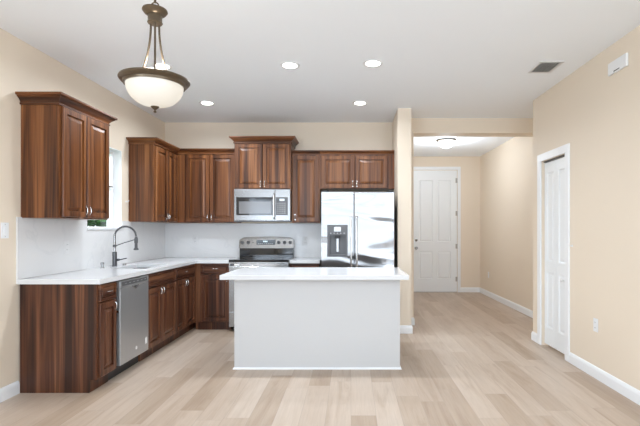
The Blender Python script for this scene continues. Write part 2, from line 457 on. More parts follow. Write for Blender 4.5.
dk = MB().lathe((D1X0 + 0.06, YH + 0.01, 0.94), [(0.03, 0.0), (0.03, -0.006), (0.012, -0.012), (0.012, -0.04), (0.028, -0.05), (0.03, -0.065), (0.02, -0.075), (0.0, -0.077)], 20, 'y').build('door_knob', M['nickel'], d1, True)
MB().lathe((D1X0 + 0.06, YH + 0.01, 1.11), [(0.03, 0.0), (0.03, -0.01), (0.02, -0.016), (0.0, -0.018)], 20, 'y').build('deadbolt', M['nickel'], d1, True)
for z in (0.28, 0.98, 1.68, 2.38):
    MB().tube([(D1X1 + 0.004, YH - 0.004, z - 0.05), (D1X1 + 0.004, YH - 0.004, z + 0.05)], 0.009, 8).box(D1X1 - 0.03, D1X1 + 0.003, YH + 0.003, YH + 0.009, z - 0.05, z + 0.05).build('hinge', M['hinge'], d1)
struct(box('trim_2', M['hinge'], None, D1X0, D1X1, YH - 0.01, YH + 0.1, 0, 0.010))

# ---- closet door (door_2): two bifold leaves
d2 = thing('door_2', 'narrow white bifold closet door in the right wall', 'door', (XR + 0.05, (D2Y0 + D2Y1) / 2, 0.03)); struct(d2)
del d2['category']
ym = (D2Y0 + D2Y1) / 2
for (a, b) in ((D2Y0 + 0.006, ym - 0.002), (ym + 0.002, D2Y1 - 0.006)):
    f = face_left(XR + 0.065)
    lf = panel_door(f, a, b, 0.03, D2Z - 0.022, [(a + 0.055, b - 0.055, 0.97, 1.98), (a + 0.055, b - 0.055, 0.22, 0.85)], 0.035).build('leaf', M['door'], d2)
MB().lathe((XR + 0.03, 4.60, 0.80), [(0.008, 0.0), (0.008, -0.02), (0.018, -0.03), (0.016, -0.042), (0.0, -0.045)], 16, 'x').build('door_knob', M['plastic'], d2, True)
MB().box(XR + 0.02, XR + 0.06, D2Y0 + 0.004, D2Y1 - 0.004, D2Z - 0.014, D2Z - 0.001).build('track', M['greyplastic'], d2)
m = MB(); cw = 0.085; f = XR
for a, b in ((D2Y0 - cw, D2Y0 - 0.001), (D2Y1 + 0.001, D2Y1 + cw)): m.box(f - 0.018, f - 0.0005, a, b, 0, D2Z, 0.004)
m.box(f - 0.018, f - 0.0005, D2Y0 - cw, D2Y1 + cw, D2Z, D2Z + cw, 0.004)
struct(m.build('trim_3', M['white']))

# ---- kitchen window (window_1)
m = MB()
xo, xi = XL - 0.15, XL - 0.09
m.box(xo, xi, WY0, WY0 + 0.05, WZ0, WZ1).box(xo, xi, WY1 - 0.05, WY1, WZ0, WZ1)
m.box(xo, xi, WY0 + 0.05, WY1 - 0.05, WZ0, WZ0 + 0.038).box(xo, xi, WY0 + 0.05, WY1 - 0.05, WZ1 - 0.05, WZ1)
wn = struct(m.build('window_1', M['white']), 'white framed kitchen window over the sink')
box('meeting_rail', M['greyplastic'], wn, xo + 0.01, xi + 0.012, WY0 + 0.05, WY1 - 0.05, 1.825, 1.838)
box('sash_rail', M['white'], wn, xo + 0.01, xi + 0.01, WY0 + 0.05, WY1 - 0.05, 1.80, 1.824)
box('pane', M['glass'], wn, xo + 0.028, xo + 0.032, WY0 + 0.05, WY1 - 0.05, WZ0 + 0.037, WZ1 - 0.05)
# white plastered returns of the opening
m = MB()
m.box(xi, XL - 0.001, WY0, WY0 + 0.008, WZ0 + 0.02, WZ1 - 0.008).box(xi, XL - 0.001, WY1 - 0.008, WY1, WZ0 + 0.02, WZ1 - 0.008).box(xi, XL - 0.001, WY0, WY1, WZ1 - 0.008, WZ1)
struct(m.build('trim_4', M['white']))
struct(box('trim_5', M['quartz'], None, xi, XL + 0.022, WY0, WY1, WZ0, WZ0 + 0.018, 0.003), 'white window sill slab')

# ---- backsplash slabs
SZ = 1.424
CT = 0.928
CTI = 0.914
struct(wall_hole('backsplash_left', 'x', XL + 0.0005, XL + 0.012, 3.56, YB - 0.0005, CT + 0.001, SZ, [(WY0, WY1, WZ0, SZ + 0.01)], M['splash']))
struct(box('backsplash_back', M['splash'], None, XL + 0.0125, -0.405, YB - 0.012, YB - 0.0005, CT + 0.001, SZ))

# ------------------------------------------------------------------ cabinets
DOOR = [(0, 0.016), (0.004, 0.021), (0.050, 0.021), (0.0515, 0.004), (0.063, 0.004), (0.065, 0.012), (0.092, 0.0195), (0.096, 0.0195)]
DRAW = [(0, 0.016), (0.004, 0.021), (0.022, 0.021), (0.023, 0.008), (0.030, 0.008), (0.037, 0.0185)]
def pull(f, u, z, parent, vertical=True, L=0.068, name='handle'):
    m = MB(f); h = L / 2
    pts, rr = [], []
    for i in range(9):
        t = -1 + 2 * i / 8
        d = 0.020 + 0.016 * (1 - t ** 4) if abs(t) < 1 else 0.020
        pts.append((u, d, z + t * h) if vertical else (u + t * h, d, z)); rr.append(0.0032 + 0.0012 * (1 - t * t))
    m.tube(pts, rr, 8)
    for t in (-1, 1):
        c = (u, 0.0202, z + t * h) if vertical else (u + t * h, 0.0202, z)
        m.tube([c, (c[0], 0.026, c[2])], 0.007, 10)
    return m.build(name, M['chrome'], parent, True)
def door(f, u0, u1, z0, z1, parent, mat, pu=None, pz=None, name='door', prof=DOOR, vertical=True):
    d = MB(f).rings(u0, u1, z0, z1, prof, back=0.001).build(name, mat, parent)
    if pu is not None: pull(f, pu, pz, d, vertical)
    return d
CR = lambda zt, h=0.085: [(0.0, zt - h), (0.014, zt - h), (0.014, zt - h * .84), (0.007, zt - h * .80), (0.010, zt - h * .70), (0.022, zt - h * .52), (0.040, zt - h * .36), (0.046, zt - h * .32), (0.046, zt - h * .26), (0.058, zt - h * .22), (0.062, zt - h * .16), (0.062, zt), (0.0, zt)]
LZ0, LZT = 1.428, 2.445        # wall cabinets: bottom, crown top
UF = -2.38                     # face plane of the left wall cabinets (door fronts)
UB = YB - 0.33                 # face plane of the back wall cabinets (door fronts)

# near-left wall cabinet
y0, y1 = 3.61, 4.345
c = thing('wall_cabinet', 'walnut-brown two-door wall cabinet nearest the camera, left of the window', 'cabinet', (-2.55, 3.96, LZ0), 'brown wall cabinets')
box('cabinet_body', M['wood'], c, XL + 0.001, UF - 0.021, y0, y1, LZ0, LZT - 0.004)
f = face_right(UF - 0.02)
ymid = (y0 + y1) / 2
door(f, y0 + 0.028, ymid - 0.002, LZ0 + 0.012, LZT - 0.092, c, M['wood'], ymid - 0.028, LZ0 + 0.075)
door(f, ymid + 0.002, y1 - 0.012, LZ0 + 0.012, LZT - 0.092, c, M['wood'], ymid + 0.028, LZ0 + 0.075)
MB().sweep([(XL + 0.001, y0), (UF - 0.02, y0), (UF - 0.02, y1), (XL + 0.001, y1)], CR(LZT, 0.088), None, 1).build('crown_moulding', M['woodh'], c)

# far-left wall cabinet (right of the window) and the back-left one; crown mitred in the corner
y0 = 5.36
XB0, XB1 = XF(175.5, UB), XF(233.3, UB)
c = thing('wall_cabinet', 'brown wall cabinet on the left wall between window and room corner', 'cabinet', (-2.55, 5.8, LZ0), 'brown wall cabinets')
box('cabinet_body', M['wood'], c, XL + 0.001, UF - 0.021, y0, YB - 0.001, LZ0, LZT - 0.004)
f = face_right(UF - 0.02)
ya, yb = y0 + 0.028, UB - 0.02; ymid = (ya + yb) / 2
door(f, ya, ymid - 0.002, LZ0 + 0.012, LZT - 0.092, c, M['wood'], ymid - 0.028, LZ0 + 0.075)
door(f, ymid + 0.002, yb, LZ0 + 0.012, LZT - 0.092, c, M['wood'], ymid + 0.028, LZ0 + 0.075)
XM0, XM1 = -1.592, -0.819
path = [(XL + 0.001, y0), (UF - 0.02, y0), (UF - 0.02, UB + 0.02), (XM0 - 0.001, UB + 0.02)]
MB().sweep(path, CR(LZT, 0.07), (0, 2), 1).build('crown_moulding', M['woodh'], c)
c = thing('wall_cabinet', 'brown two-door wall cabinet in the back corner, left of the microwave', 'cabinet', (-2.0, 6.25, LZ0), 'brown wall cabinets')
box('cabinet_body', M['wood'], c, UF - 0.019, XM0 - 0.002, UB + 0.021, YB - 0.001, LZ0, LZT - 0.004)
f = face_front(UB + 0.02)
MB().box(UF - 0.018, -2.292, UB + 0.003, UB + 0.021, LZ0, LZT - 0.08).build('corner_filler', M['wood'], c)
xa, xb = -2.285, XM0 - 0.012; xm = (xa + xb) / 2 + 0.0
xm = XF(209.6, UB)
door(f, xa, xm - 0.002, LZ0 + 0.012, LZT - 0.078, c, M['wood'], xm - 0.028, LZ0 + 0.075)
door(f, xm + 0.002, xb, LZ0 + 0.012, LZT - 0.078, c, M['wood'], xm + 0.028, LZ0 + 0.075)
MB().sweep(path, CR(LZT, 0.07), (2, 3), 1).build('crown_moulding', M['woodh'], c)

# cabinet above the microwave
YM = 5.99
c = thing('wall_cabinet', 'tallest-set brown cabinet with flared crown directly above the microwave', 'cabinet', (-1.2, 6.2, 1.885), 'brown wall cabinets')
z0, zt = 1.885, 2.60
box('cabinet_body', M['wood'], c, XM0, XM1, YM + 0.021, YB - 0.001, z0, zt - 0.004)
f = face_front(YM + 0.02); xm = (XM0 + XM1) / 2
door(f, XM0 + 0.014, xm - 0.002, z0 + 0.010, zt - 0.10, c, M['wood'], xm - 0.028, z0 + 0.07)
door(f, xm + 0.002, XM1 - 0.014, z0 + 0.010, zt - 0.10, c, M['wood'], xm + 0.028, z0 + 0.07)
MB().sweep([(XM0, YB - 0.001), (XM0, YM + 0.02), (XM1, YM + 0.02), (XM1, YB - 0.001)], CR(zt, 0.09), None, -1 * -1).build('crown_moulding', M['woodh'], c)

# single-door cabinet right of the microwave
XS0, XS1 = XM1 + 0.003, -0.430
LZR = 2.425
c = thing('wall_cabinet', 'narrow single-door brown wall cabinet between microwave and refrigerator', 'cabinet', (-0.62, 6.2, LZ0), 'brown wall cabinets')
box('cabinet_body', M['wood'], c, XS0, XS1, UB + 0.021, YB - 0.001, LZ0, LZR - 0.004)
door(face_front(UB + 0.02), XS0 + 0.016, XS1 - 0.012, LZ0 + 0.012, LZR - 0.075, c, M['wood'], XS0 + 0.045, LZ0 + 0.075)
path = [(XS0, UB + 0.02), (XS1 + 0.001, UB + 0.02), (XW0 - 0.002, UB + 0.02)]
MB().sweep(path, [(o * 0.6, z) for o, z in CR(LZR, 0.055)], (0, 1), 1).build('crown_moulding', M['woodh'], c)
# two-door cabinet over the refrigerator
c = thing('wall_cabinet', 'wide short two-door brown cabinet above the refrigerator', 'cabinet', (0.08, 6.2, 1.90), 'brown wall cabinets')
z0 = 1.895
box('cabinet_body', M['wood'], c, XS1 + 0.002, XW0 - 0.001, UB + 0.021, YB - 0.001, z0, LZR - 0.004)
f = face_front(UB + 0.02); xa, xb = XF(321.6, UB), XF(387.5, UB); xm = XF(354.8, UB)
door(f, xa, xm - 0.002, z0 + 0.010, LZR - 0.075, c, M['wood'], xm - 0.030, z0 + 0.07)
door(f, xm + 0.002, xb, z0 + 0.010, LZR - 0.075, c, M['wood'], xm + 0.030, z0 + 0.07)
MB().sweep(path, [(o * 0.6, z) for o, z in CR(LZR, 0.055)], (1, 2), 1).build('crown_moulding', M['woodh'], c)
box('scribe_strip', M['wood'], c, XF(389, UB), XW0 - 0.002, UB + 0.006, UB + 0.0205, z0, LZR - 0.06)

# ---- base cabinets
BF = -2.052             # door fronts of the left run
BB = 5.81               # door fronts of the back run
BT = 0.888
def base_left(label, y0, y1, near_end=False):
    c = thing('base_cabinet', label, 'cabinet', ((XL + BF) / 2, (y0 + y1) / 2, 0), 'brown base cabinets')
    x1 = BF - 0.021
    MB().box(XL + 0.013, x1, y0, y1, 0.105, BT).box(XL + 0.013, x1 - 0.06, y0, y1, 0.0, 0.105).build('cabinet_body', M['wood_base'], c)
    return c
fL = face_right(BF - 0.02)
Y_A0, Y_A1 = 3.585, 3.860
c = base_left('brown base cabinet at the near end of the left run, left of the dishwasher', Y_A0, Y_A1)
door(fL, Y_A0 + 0.02, Y_A1 - 0.008, 0.738, BT - 0.008, c, M['wood_shadedh'], (Y_A0 + Y_A1) / 2 + 0.01, 0.810, 'drawer', DRAW, False)
door(fL, Y_A0 + 0.02, Y_A1 - 0.008, 0.118, 0.725, c, M['wood_base'], Y_A1 - 0.035, 0.672)
# sink base
Y_S0, Y_S1 = 4.443, 5.165
c = thing('base_cabinet', 'brown two-door base cabinet under the sink, right of the dishwasher', 'cabinet', (-2.39, 4.84, 0), 'brown base cabinets')
x1 = BF - 0.021
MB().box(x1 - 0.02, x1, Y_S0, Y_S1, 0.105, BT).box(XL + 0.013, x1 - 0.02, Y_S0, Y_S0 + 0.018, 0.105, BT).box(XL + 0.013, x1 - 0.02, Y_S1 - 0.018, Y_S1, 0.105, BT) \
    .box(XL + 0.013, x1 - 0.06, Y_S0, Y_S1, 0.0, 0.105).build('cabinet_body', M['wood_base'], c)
door(fL, Y_S0 + 0.010, Y_S1 - 0.006, 0.738, BT - 0.008, c, M['wood_shadedh'], None, None, 'false_drawer_front', DRAW)
ym = (Y_S0 + Y_S1) / 2 - 0.03
door(fL, Y_S0 + 0.010, ym - 0.002, 0.118, 0.725, c, M['wood_base'], ym - 0.03, 0.672)
door(fL, ym + 0.002, Y_S1 - 0.006, 0.118, 0.725, c, M['wood_base'], ym + 0.03, 0.672)
# corner base
Y_C0, Y_C1 = 5.167, YB - 0.014
c = base_left('brown base cabinet in the inner corner of the left run, right of the sink', Y_C0, Y_C1)
ye = BB - 0.02
door(fL, Y_C0 + 0.008, ye, 0.738, BT - 0.008, c, M['wood_shadedh'], (Y_C0 + ye) / 2, 0.810, 'drawer', DRAW, False)
ym = (Y_C0 + ye) / 2
door(fL, Y_C0 + 0.008, ym - 0.002, 0.118, 0.725, c, M['wood_base'], ym - 0.03, 0.672)
door(fL, ym + 0.002, ye, 0.118, 0.725, c, M['wood_base'], ym + 0.03, 0.672)
# back-left base
XR0, XR1 = -1.595, -0.812       # range
x0, x1 = BF - 0.019, XR0 - 0.004
c = thing('base_cabinet', 'brown base cabinet on the back wall, directly left of the range', 'cabinet', ((x0 + x1) / 2, 6.1, 0), 'brown base cabinets')
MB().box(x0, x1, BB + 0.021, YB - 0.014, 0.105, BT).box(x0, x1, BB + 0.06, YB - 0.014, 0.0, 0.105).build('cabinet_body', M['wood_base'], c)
fB = face_front(BB + 0.02); xa = XF(200.5, BB)
door(fB, xa, x1 - 0.012, 0.748, BT - 0.004, c, M['wood_shadedh'], (xa + x1) / 2, 0.816, 'drawer', DRAW, False)
door(fB, xa, x1 - 0.012, 0.118, 0.735, c, M['wood_base'], x1 - 0.04, 0.682)
# base right of range
x0, x1 = XR1 + 0.004, -0.415
c = thing('base_cabinet', 'brown base cabinet between range and refrigerator, mostly behind the island', 'cabinet', ((x0 + x1) / 2, 6.1, 0), 'brown base cabinets')
MB().box(x0, x1, BB + 0.021, YB - 0.014, 0.105, BT).box(x0, x1, BB + 0.06, YB - 0.014, 0.0, 0.105).build('cabinet_body', M['wood_base'], c)
door(fB, x0 + 0.012, x1 - 0.012, 0.748, BT - 0.004, c, M['wood_shadedh'], (x0 + x1) / 2, 0.816, 'drawer', DRAW, False)
door(fB, x0 + 0.012, x1 - 0.012, 0.118, 0.735, c, M['wood_base'], x0 + 0.04, 0.682)

# ---- countertops
CF, CB = -2.030, 5.78
c0 = BT + 0.001
SX0, SX1, SY0, SY1 = -2.50, -2.13, 4.56, 5.13
def grid_slab(name, mat, xs, ys, skip, z0, z1):
    bm = bmesh.new(); V = {}; cells = {(i, j) for i in range(len(xs) - 1) for j in range(len(ys) - 1)} - set(skip)
    def vv(a, i, j):
        if (a, i, j) not in V: V[(a, i, j)] = bm.verts.new((xs[i], ys[j], (z0, z1)[a]))
        return V[(a, i, j)]
    for (i, j) in cells:
        for a in (0, 1): bm.faces.new([vv(a, i, j), vv(a, i + 1, j), vv(a, i + 1, j + 1), vv(a, i, j + 1)])
        for di, dj, (p, q), (r, t) in ((-1, 0, (i, j), (i, j + 1)), (1, 0, (i + 1, j), (i + 1, j + 1)), (0, -1, (i, j), (i + 1, j)), (0, 1, (i, j + 1), (i + 1, j + 1))):
            if (i + di, j + dj) not in cells: bm.faces.new([vv(0, p, q), vv(0, r, t), vv(1, r, t), vv(1, p, q)])
    m = MB(); m.bm.free(); m.bm = bm; return m.build(name, mat)
xs = [XL + 0.001, SX0, SX1, CF, XR0 - 0.003]; ys = [3.56, SY0, SY1, CB, YB - 0.001]
skip = [(1, 1)] + [(3, j) for j in range(3)]
o = grid_slab('countertop', M['quartz'], xs, ys, skip, c0, CT)
tag(o, 'white quartz L-shaped countertop along the left and back walls', 'countertop')
o = MB().box(XR1 + 0.003, -0.41, CB, YB - 0.001, c0, CT, 0.002).build('countertop', M['quartz'])
tag(o, 'short white countertop piece between range and refrigerator', 'countertop')
# sink
m = MB()
t = 0.004; zb = CT - 0.22
m.box(SX0 - 0.0, SX1, SY0, SY1, zb, zb + t).box(SX0 - 0.0, SX0 + t, SY0, SY1, zb + t, c0 - 0.001).box(SX1 - t, SX1, SY0, SY1, zb + t, c0 - 0.001)
m.box(SX0 + t, SX1 - t, SY0, SY0 + t, zb + t, c0 - 0.001).box(SX0 + t, SX1 - t, SY1 - t, SY1, zb + t, c0 - 0.001)
s = m.build('sink', M['steel_bright']); tag(s, 'undermount steel sink sunk in the left countertop', 'sink')
MB().lathe(((SX0 + SX1) / 2, (SY0 + SY1) / 2, zb + t + 0.0005), [(0.045, 0), (0.045, 0.003), (0.03, 0.002), (0, 0.001)], 20).build('drain', M['chrome'], s)

# faucet
fx, fy = -2.60, 4.84
t = thing('faucet', 'tall spring-neck faucet with dark body standing behind the sink', 'faucet', (fx, fy, CT + 0.0005))
MB().lathe((fx, fy, CT + 0.001), [(0.027, 0), (0.027, 0.008), (0.023, 0.012), (0.023, 0.155), (0.018, 0.16)], 20).build('base', M['gunmetal'], t, True)
MB().tube([(fx, fy, CT + 0.16), (fx, fy, CT + 0.355)], 0.0125, 14).build('stem', M['nickel'], t, True)
pts = []
R_ = 0.118; zc = 1.25
for i in range(17):
    a = PI - PI * 0.98 * i / 16
    pts.append((fx + R_ + R_ * math.cos(a), fy, zc + R_ * 0.98 * math.sin(a)))
m = MB(); m.tube(pts, 0.0075, 10)
# spring coils around the hose
N = 260; sp = []
for i in range(N + 1):
    u = i / N; a = PI - PI * 0.98 * u
    cx_, cz_ = fx + R_ + R_ * math.cos(a), zc + R_ * 0.98 * math.sin(a)
    ph = u * 2 * PI * 26; rr = 0.0115
    sp.append((cx_ + rr * math.cos(ph) * math.cos(a), fy + rr * math.sin(ph), cz_ + rr * math.cos(ph) * math.sin(a)))
m.tube(sp, 0.0022, 5); m.build('spring_neck', M['gunmetal'], t, True)
hx = fx + 2 * R_
MB().lathe((hx, fy, 1.105), [(0.012, 0), (0.026, 0.004), (0.026, 0.014), (0.016, 0.028), (0.015, 0.075), (0.019, 0.085), (0.019, 0.125), (0.012, 0.15)], 18).build('spray_head', M['gunmetal'], t, True)
MB().tube([(fx, fy, 1.150), (fx + 0.10, fy, 1.185), (hx - 0.015, fy, 1.222)], 0.0055, 8).lathe((fx, fy, 1.138), [(0.017, 0), (0.017, 0.028)], 16).build('support_arm', M['gunmetal'], t, True)
MB().tube([(fx + 0.02, fy, 1.00), (fx + 0.05, fy, 1.00)], 0.014, 12).tube([(fx + 0.05, fy, 1.0), (fx + 0.135, fy, 1.018)], [0.007, 0.005], 8).build('lever', M['gunmetal'], t, True)
sx_, sy_ = -2.60, 4.60
t = thing('soap_dispenser', 'small grey soap dispenser on the counter left of the faucet', 'soap dispenser', (sx_, sy_, CT + 0.0005))
MB().lathe((sx_, sy_, CT + 0.001), [(0.022, 0), (0.022, 0.006), (0.014, 0.012), (0.014, 0.035), (0.018, 0.038), (0.018, 0.058), (0.010, 0.062)], 18).build('pump', M['nickel'], t, True)
MB().tube([(sx_, sy_, CT + 0.055), (sx_ + 0.03, sy_ - 0.05, CT + 0.060), (sx_ + 0.045, sy_ - 0.085, CT + 0.052)], [0.006, 0.006, 0.005], 8).build('spout', M['nickel'], t, True)
o = MB().lathe((-2.59, 5.03, CT + 0.0005), [(0.02, 0), (0.02, 0.01), (0.016, 0.016), (0.0, 0.018)], 18).build('sink_hole_cap', M['nickel'], None, True)
tag(o, 'small round metal cap on the counter right of the faucet', 'sink hole cap')

# ------------------------------------------------------------------ dishwasher
y0, y1 = 3.865, 4.440
t = thing('dishwasher', 'stainless dishwasher built under the left countertop', 'dishwasher', (-2.35, (y0 + y1) / 2, 0))
MB().box(XL + 0.03, BF - 0.03, y0 + 0.003, y1 - 0.003, 0.10, BT - 0.004).box(XL + 0.03, BF - 0.09, y0 + 0.01, y1 - 0.01, 0.0, 0.10).build('tub', M['blackplastic'], t)
ya, yb = y0 + 0.024, y1 - 0.006
fD = face_right(BF - 0.022)
MB(fD).box(ya, yb, 0.0, 0.034, 0.125, 0.806, 0.004).build('door', M['steel_dw'], t)
cp = MB(fD).box(ya, yb, 0.0, 0.034, 0.808, 0.876, 0.004).build('control_panel', M['steel_dw'], t)
MB(fD).box(ya + 0.03, yb - 0.03, 0.0342, 0.0355, 0.826, 0.864).build('control_strip', M['greyplastic'], cp)
for i in range(6):
    u = ya + 0.08 + i * 0.075
    MB(fD).box(u, u + 0.03, 0.0357, 0.0362, 0.842, 0.848).build('control_mark', M['button'], cp)
um = (ya + yb) / 2
m = MB(fD); pts = [(um - 0.055 + 0.11 * i / 12, 0.036, 0.806 - 0.022 * math.sin(PI * i / 12)) for i in range(13)]
m.tube(pts, 0.006, 8)
m.raw([(um - 0.055, 0.0342, 0.806)] + [(q[0], 0.0342, q[2]) for q in pts[1:-1]] + [(um + 0.055, 0.0342, 0.806)] + [(um - 0.055, 0.036, 0.806)] + [(q[0], 0.036, q[2]) for q in pts[1:-1]] + [(um + 0.055, 0.036, 0.806)],
      [tuple(range(13)), tuple(range(13, 26))] + [(i, (i + 1) % 13, 13 + (i + 1) % 13, 13 + i) for i in range(13)])
m.build('handle', M['steel_bright'], t)
m = MB(fD); m.lathe((um + 0.02, 0.0345, 0.21), [(0.0, 0), (0.016, 0), (0.016, 0.0012), (0, 0.0012)], 20, 'y'); m.build('round_badge', M['sticker'], t)
MB(fD).box(yb - 0.075, yb - 0.035, 0.0342, 0.0348, 0.20, 0.26).build('label', M['sticker'], t)
MB(fD).box(y0 - 0.0, y0 + 0.008, 0.0, 0.028, 0.60, 0.62).build('latch', M['chrome'], t)

# ------------------------------------------------------------------ range
t = thing('range', 'stainless electric range with black glass cooktop on the back wall', 'range', ((XR0 + XR1) / 2, 6.1, 0))
ZR = 0.940
MB().box(XR0 + 0.002, XR1 - 0.002, CB - 0.02, YB - 0.03, 0.06, ZR - 0.031).build('body', M['steel'], t)
MB().box(XR0, XR1, CB - 0.050, YB - 0.14, ZR - 0.030, ZR, 0.005).build('cooktop', M['blackglass'], t)
for (bx, by, r) in ((XR0 + 0.2, 5.9, 0.1), (XR1 - 0.2, 5.9, 0.08), (XR0 + 0.2, 6.13, 0.07), (XR1 - 0.2, 6.13, 0.09)):
    MB().lathe((bx, by, ZR + 0.0003), [(r - 0.004, 0), (r, 0), (r, 0.0006), (r - 0.004, 0.0006)], 32, closed=True).build('burner_ring', M['greyplastic'], t)
fR = face_front(CB - 0.02)
MB(fR).box(XR0 + 0.002, XR1 - 0.002, 0.0005, 0.028, 0.855, ZR - 0.031, 0.003).build('vent_trim', M['steel_bright'], t)
m = MB(fR)
for i in range(6): m.box(XR0 + 0.03 + i * 0.12, XR0 + 0.13 + i * 0.12, 0.0283, 0.0290, 0.892, 0.897)
m.build('vent_slot', M['slot'], t)
od = MB(fR).rings(XR0 + 0.004, XR1 - 0.004, 0.265, 0.852, [(0, 0.030), (0.004, 0.034)], back=0.001).build('oven_door', M['steel_bright'], t)
MB(fR).box(XR0 + 0.12, XR1 - 0.12, 0.0343, 0.0355, 0.38, 0.70).build('oven_window', M['blackglass'], od)
MB(fR).tube([(XR0 + 0.06, 0.034, 0.79), (XR0 + 0.06, 0.07, 0.79)], 0.009, 8).tube([(XR1 - 0.06, 0.034, 0.79), (XR1 - 0.06, 0.07, 0.79)], 0.009, 8).tube([(XR0 + 0.04, 0.072, 0.79), (XR1 - 0.04, 0.072, 0.79)], 0.012, 12).build('handle', M['steel_bright'], od, True)
st = MB(fR).box(XR0 + 0.02, XR0 + 0.07, 0.0282, 0.0288, 0.862, 0.886).build('sticker', M['stickerblack'], t)
MB(fR).box(XR0 + 0.075, XR0 + 0.14, 0.0282, 0.0288, 0.866, 0.886).build('sticker', M['sticker'], t)
MB(fR).box(XR0 + 0.004, XR1 - 0.004, 0.001, 0.030, 0.07, 0.245, 0.003).build('storage_drawer', M['steel_bright'], t)
MB().box(XR0 + 0.04, XR1 - 0.04, CB + 0.03, YB - 0.05, 0.0, 0.06).build('plinth', M['blackplastic'], t)
# backguard: black riser and control console
bgx0, bgx1 = XR0 + 0.005, XR1 - 0.005
MB().box(bgx0 + 0.004, bgx1 - 0.004, YB - 0.135, YB - 0.03, ZR + 0.001, 1.068).build('riser', M['blackglass'], t)
m = MB(face_front(YB - 0.03)); n = 14; z0_, zt_ = 1.069, 1.215
vs_, fs_ = [], []
for i in range(n + 1):
    u = i / n; x = bgx0 + (bgx1 - bgx0) * u; e = min(u, 1 - u) * 2
    ztop = zt_ + 0.016 * math.sin(PI * u) - (0.03 * (1 - e / 0.08) ** 2 if e < 0.08 else 0)
    vs_ += [(x, 0, z0_), (x, 0.132, z0_), (x, 0.095, ztop), (x, 0, ztop)]
for i in range(n):
    for k in range(4): fs_.append((4 * i + k, 4 * i + (k + 1) % 4, 4 * i + 4 + (k + 1) % 4, 4 * i + 4 + k))
fs_ += [(0, 1, 2, 3), (4 * n, 4 * n + 1, 4 * n + 2, 4 * n + 3)]
m.raw(vs_, fs_); cons = m.build('control_console', M['steel_bright'], t)
def cd(z): return 0.132 - 0.037 * (z - z0_) / (zt_ - z0_ + 0.01) + 0.001    # console face depth at height z
fC = face_front(YB - 0.03)
for px in (242.3, 248.3, 278.8, 284.6, 290.3):
    x = XF(px, YB - 0.14); zk = 1.150
    MB(fC).lathe((x, cd(zk), zk), [(0.024, 0), (0.024, 0.004), (0.019, 0.008), (0.017, 0.026), (0.0, 0.028)], 20, 'y').box(x - 0.003, x + 0.003, cd(zk) + 0.028, cd(zk) + 0.030, zk - 0.014, zk + 0.014).build('knob', M['greyplastic'], cons, True)
xa, xb = XF(256.8, YB - 0.14), XF(275.3, YB - 0.14)
ds = MB(fC).box(xa, xb, 0.1, cd(1.12) + 0.002, 1.118, 1.188).build('display_panel', M['display'], cons)
m = MB(fC)
dd = cd(1.12) + 0.0022
for i in range(3): m.box(xa + 0.095 + i * 0.022, xa + 0.11 + i * 0.022, dd, dd + 0.0005, 1.155, 1.175)
m.build('display_digits', M['digit'], ds)
m = MB(fC)
for i in range(8): m.box(xa + 0.02 + i * 0.028, xa + 0.036 + i * 0.028, dd, dd + 0.0005, 1.128, 1.136)
m.build('display_buttons', M['button'], ds)
MB(fC).lathe((XF(253.2, YB - 0.14), cd(1.15), 1.15), [(0.007, 0), (0.007, 0.003), (0, 0.003)], 12, 'y').build('indicator', M['blackplastic'], cons)

# ------------------------------------------------------------------ microwave
YMW = 5.965
x0, x1 = XM0 + 0.004, XM1 - 0.004; z0, z1 = 1.437, 1.882
t = thing('microwave', 'stainless over-range microwave with dark window above the range', 'microwave', ((x0 + x1) / 2, 6.15, z0))
MB().box(x0, x1, YMW + 0.02, YB - 0.014, z0 + 0.008, z1).build('body', M['steel'], t)
def mp(px, py): return P(px, py, YMW)
fM = face_front(YMW + 0.019)
xd = XF(275.3, YMW)
MB(fM).box(x0, XF(275.0, YMW), 0, 0.022, z0 + 0.02, z1 - 0.001, 0.004).build('door', M['steel_mw'], t)
a, zb_ = mp(236.3, 215.3); b, za_ = mp(273.2, 197.2)
MB(fM).box(a, b, 0.0222, 0.0245, zb_, za_, 0.001).build('door_glass', M['blackglass'], t)
a, zb_ = mp(239, 213.6); b, za_ = mp(271, 201.4)
MB(fM).box(a, b, 0.0247, 0.0252, zb_, za_).build('window', M['oven_grey'], t)
MB(fM).box(XF(275.2, YMW), x1, 0, 0.022, z0 + 0.02, z1 - 0.001, 0.004).build('control_panel', M['steel_mw'], t)
a, zb_ = mp(275.9, 215.2); b, za_ = mp(287.8, 197.2)
kp = MB(fM).box(a, b, 0.0222, 0.0245, zb_, za_, 0.001).build('keypad', M['greyplastic'], t)
m = MB(fM)
for r in range(6):
    for q in range(4): m.box(a + 0.016 + q * 0.032, a + 0.034 + q * 0.032, 0.0247, 0.0251, zb_ + 0.02 + r * 0.027, zb_ + 0.030 + r * 0.027)
m.build('keypad_buttons', M['button'], kp)
MB(fM).box(a + 0.05, b - 0.045, 0.0247, 0.0252, za_ - 0.05, za_ - 0.022).build('display', M['digit'], kp)
hx_, _ = mp(274.2, 0)
MB(fM).tube([(hx_, 0.022, 1.815), (hx_, 0.055, 1.80), (hx_, 0.062, 1.65), (hx_, 0.055, 1.50), (hx_, 0.022, 1.485)], 0.012, 10).build('handle', M['chrome'], t, True)
MB(fM).box(x0, x1, -0.02, 0.012, z0, z0 + 0.018).build('bottom_vent', M['greyplastic'], t)

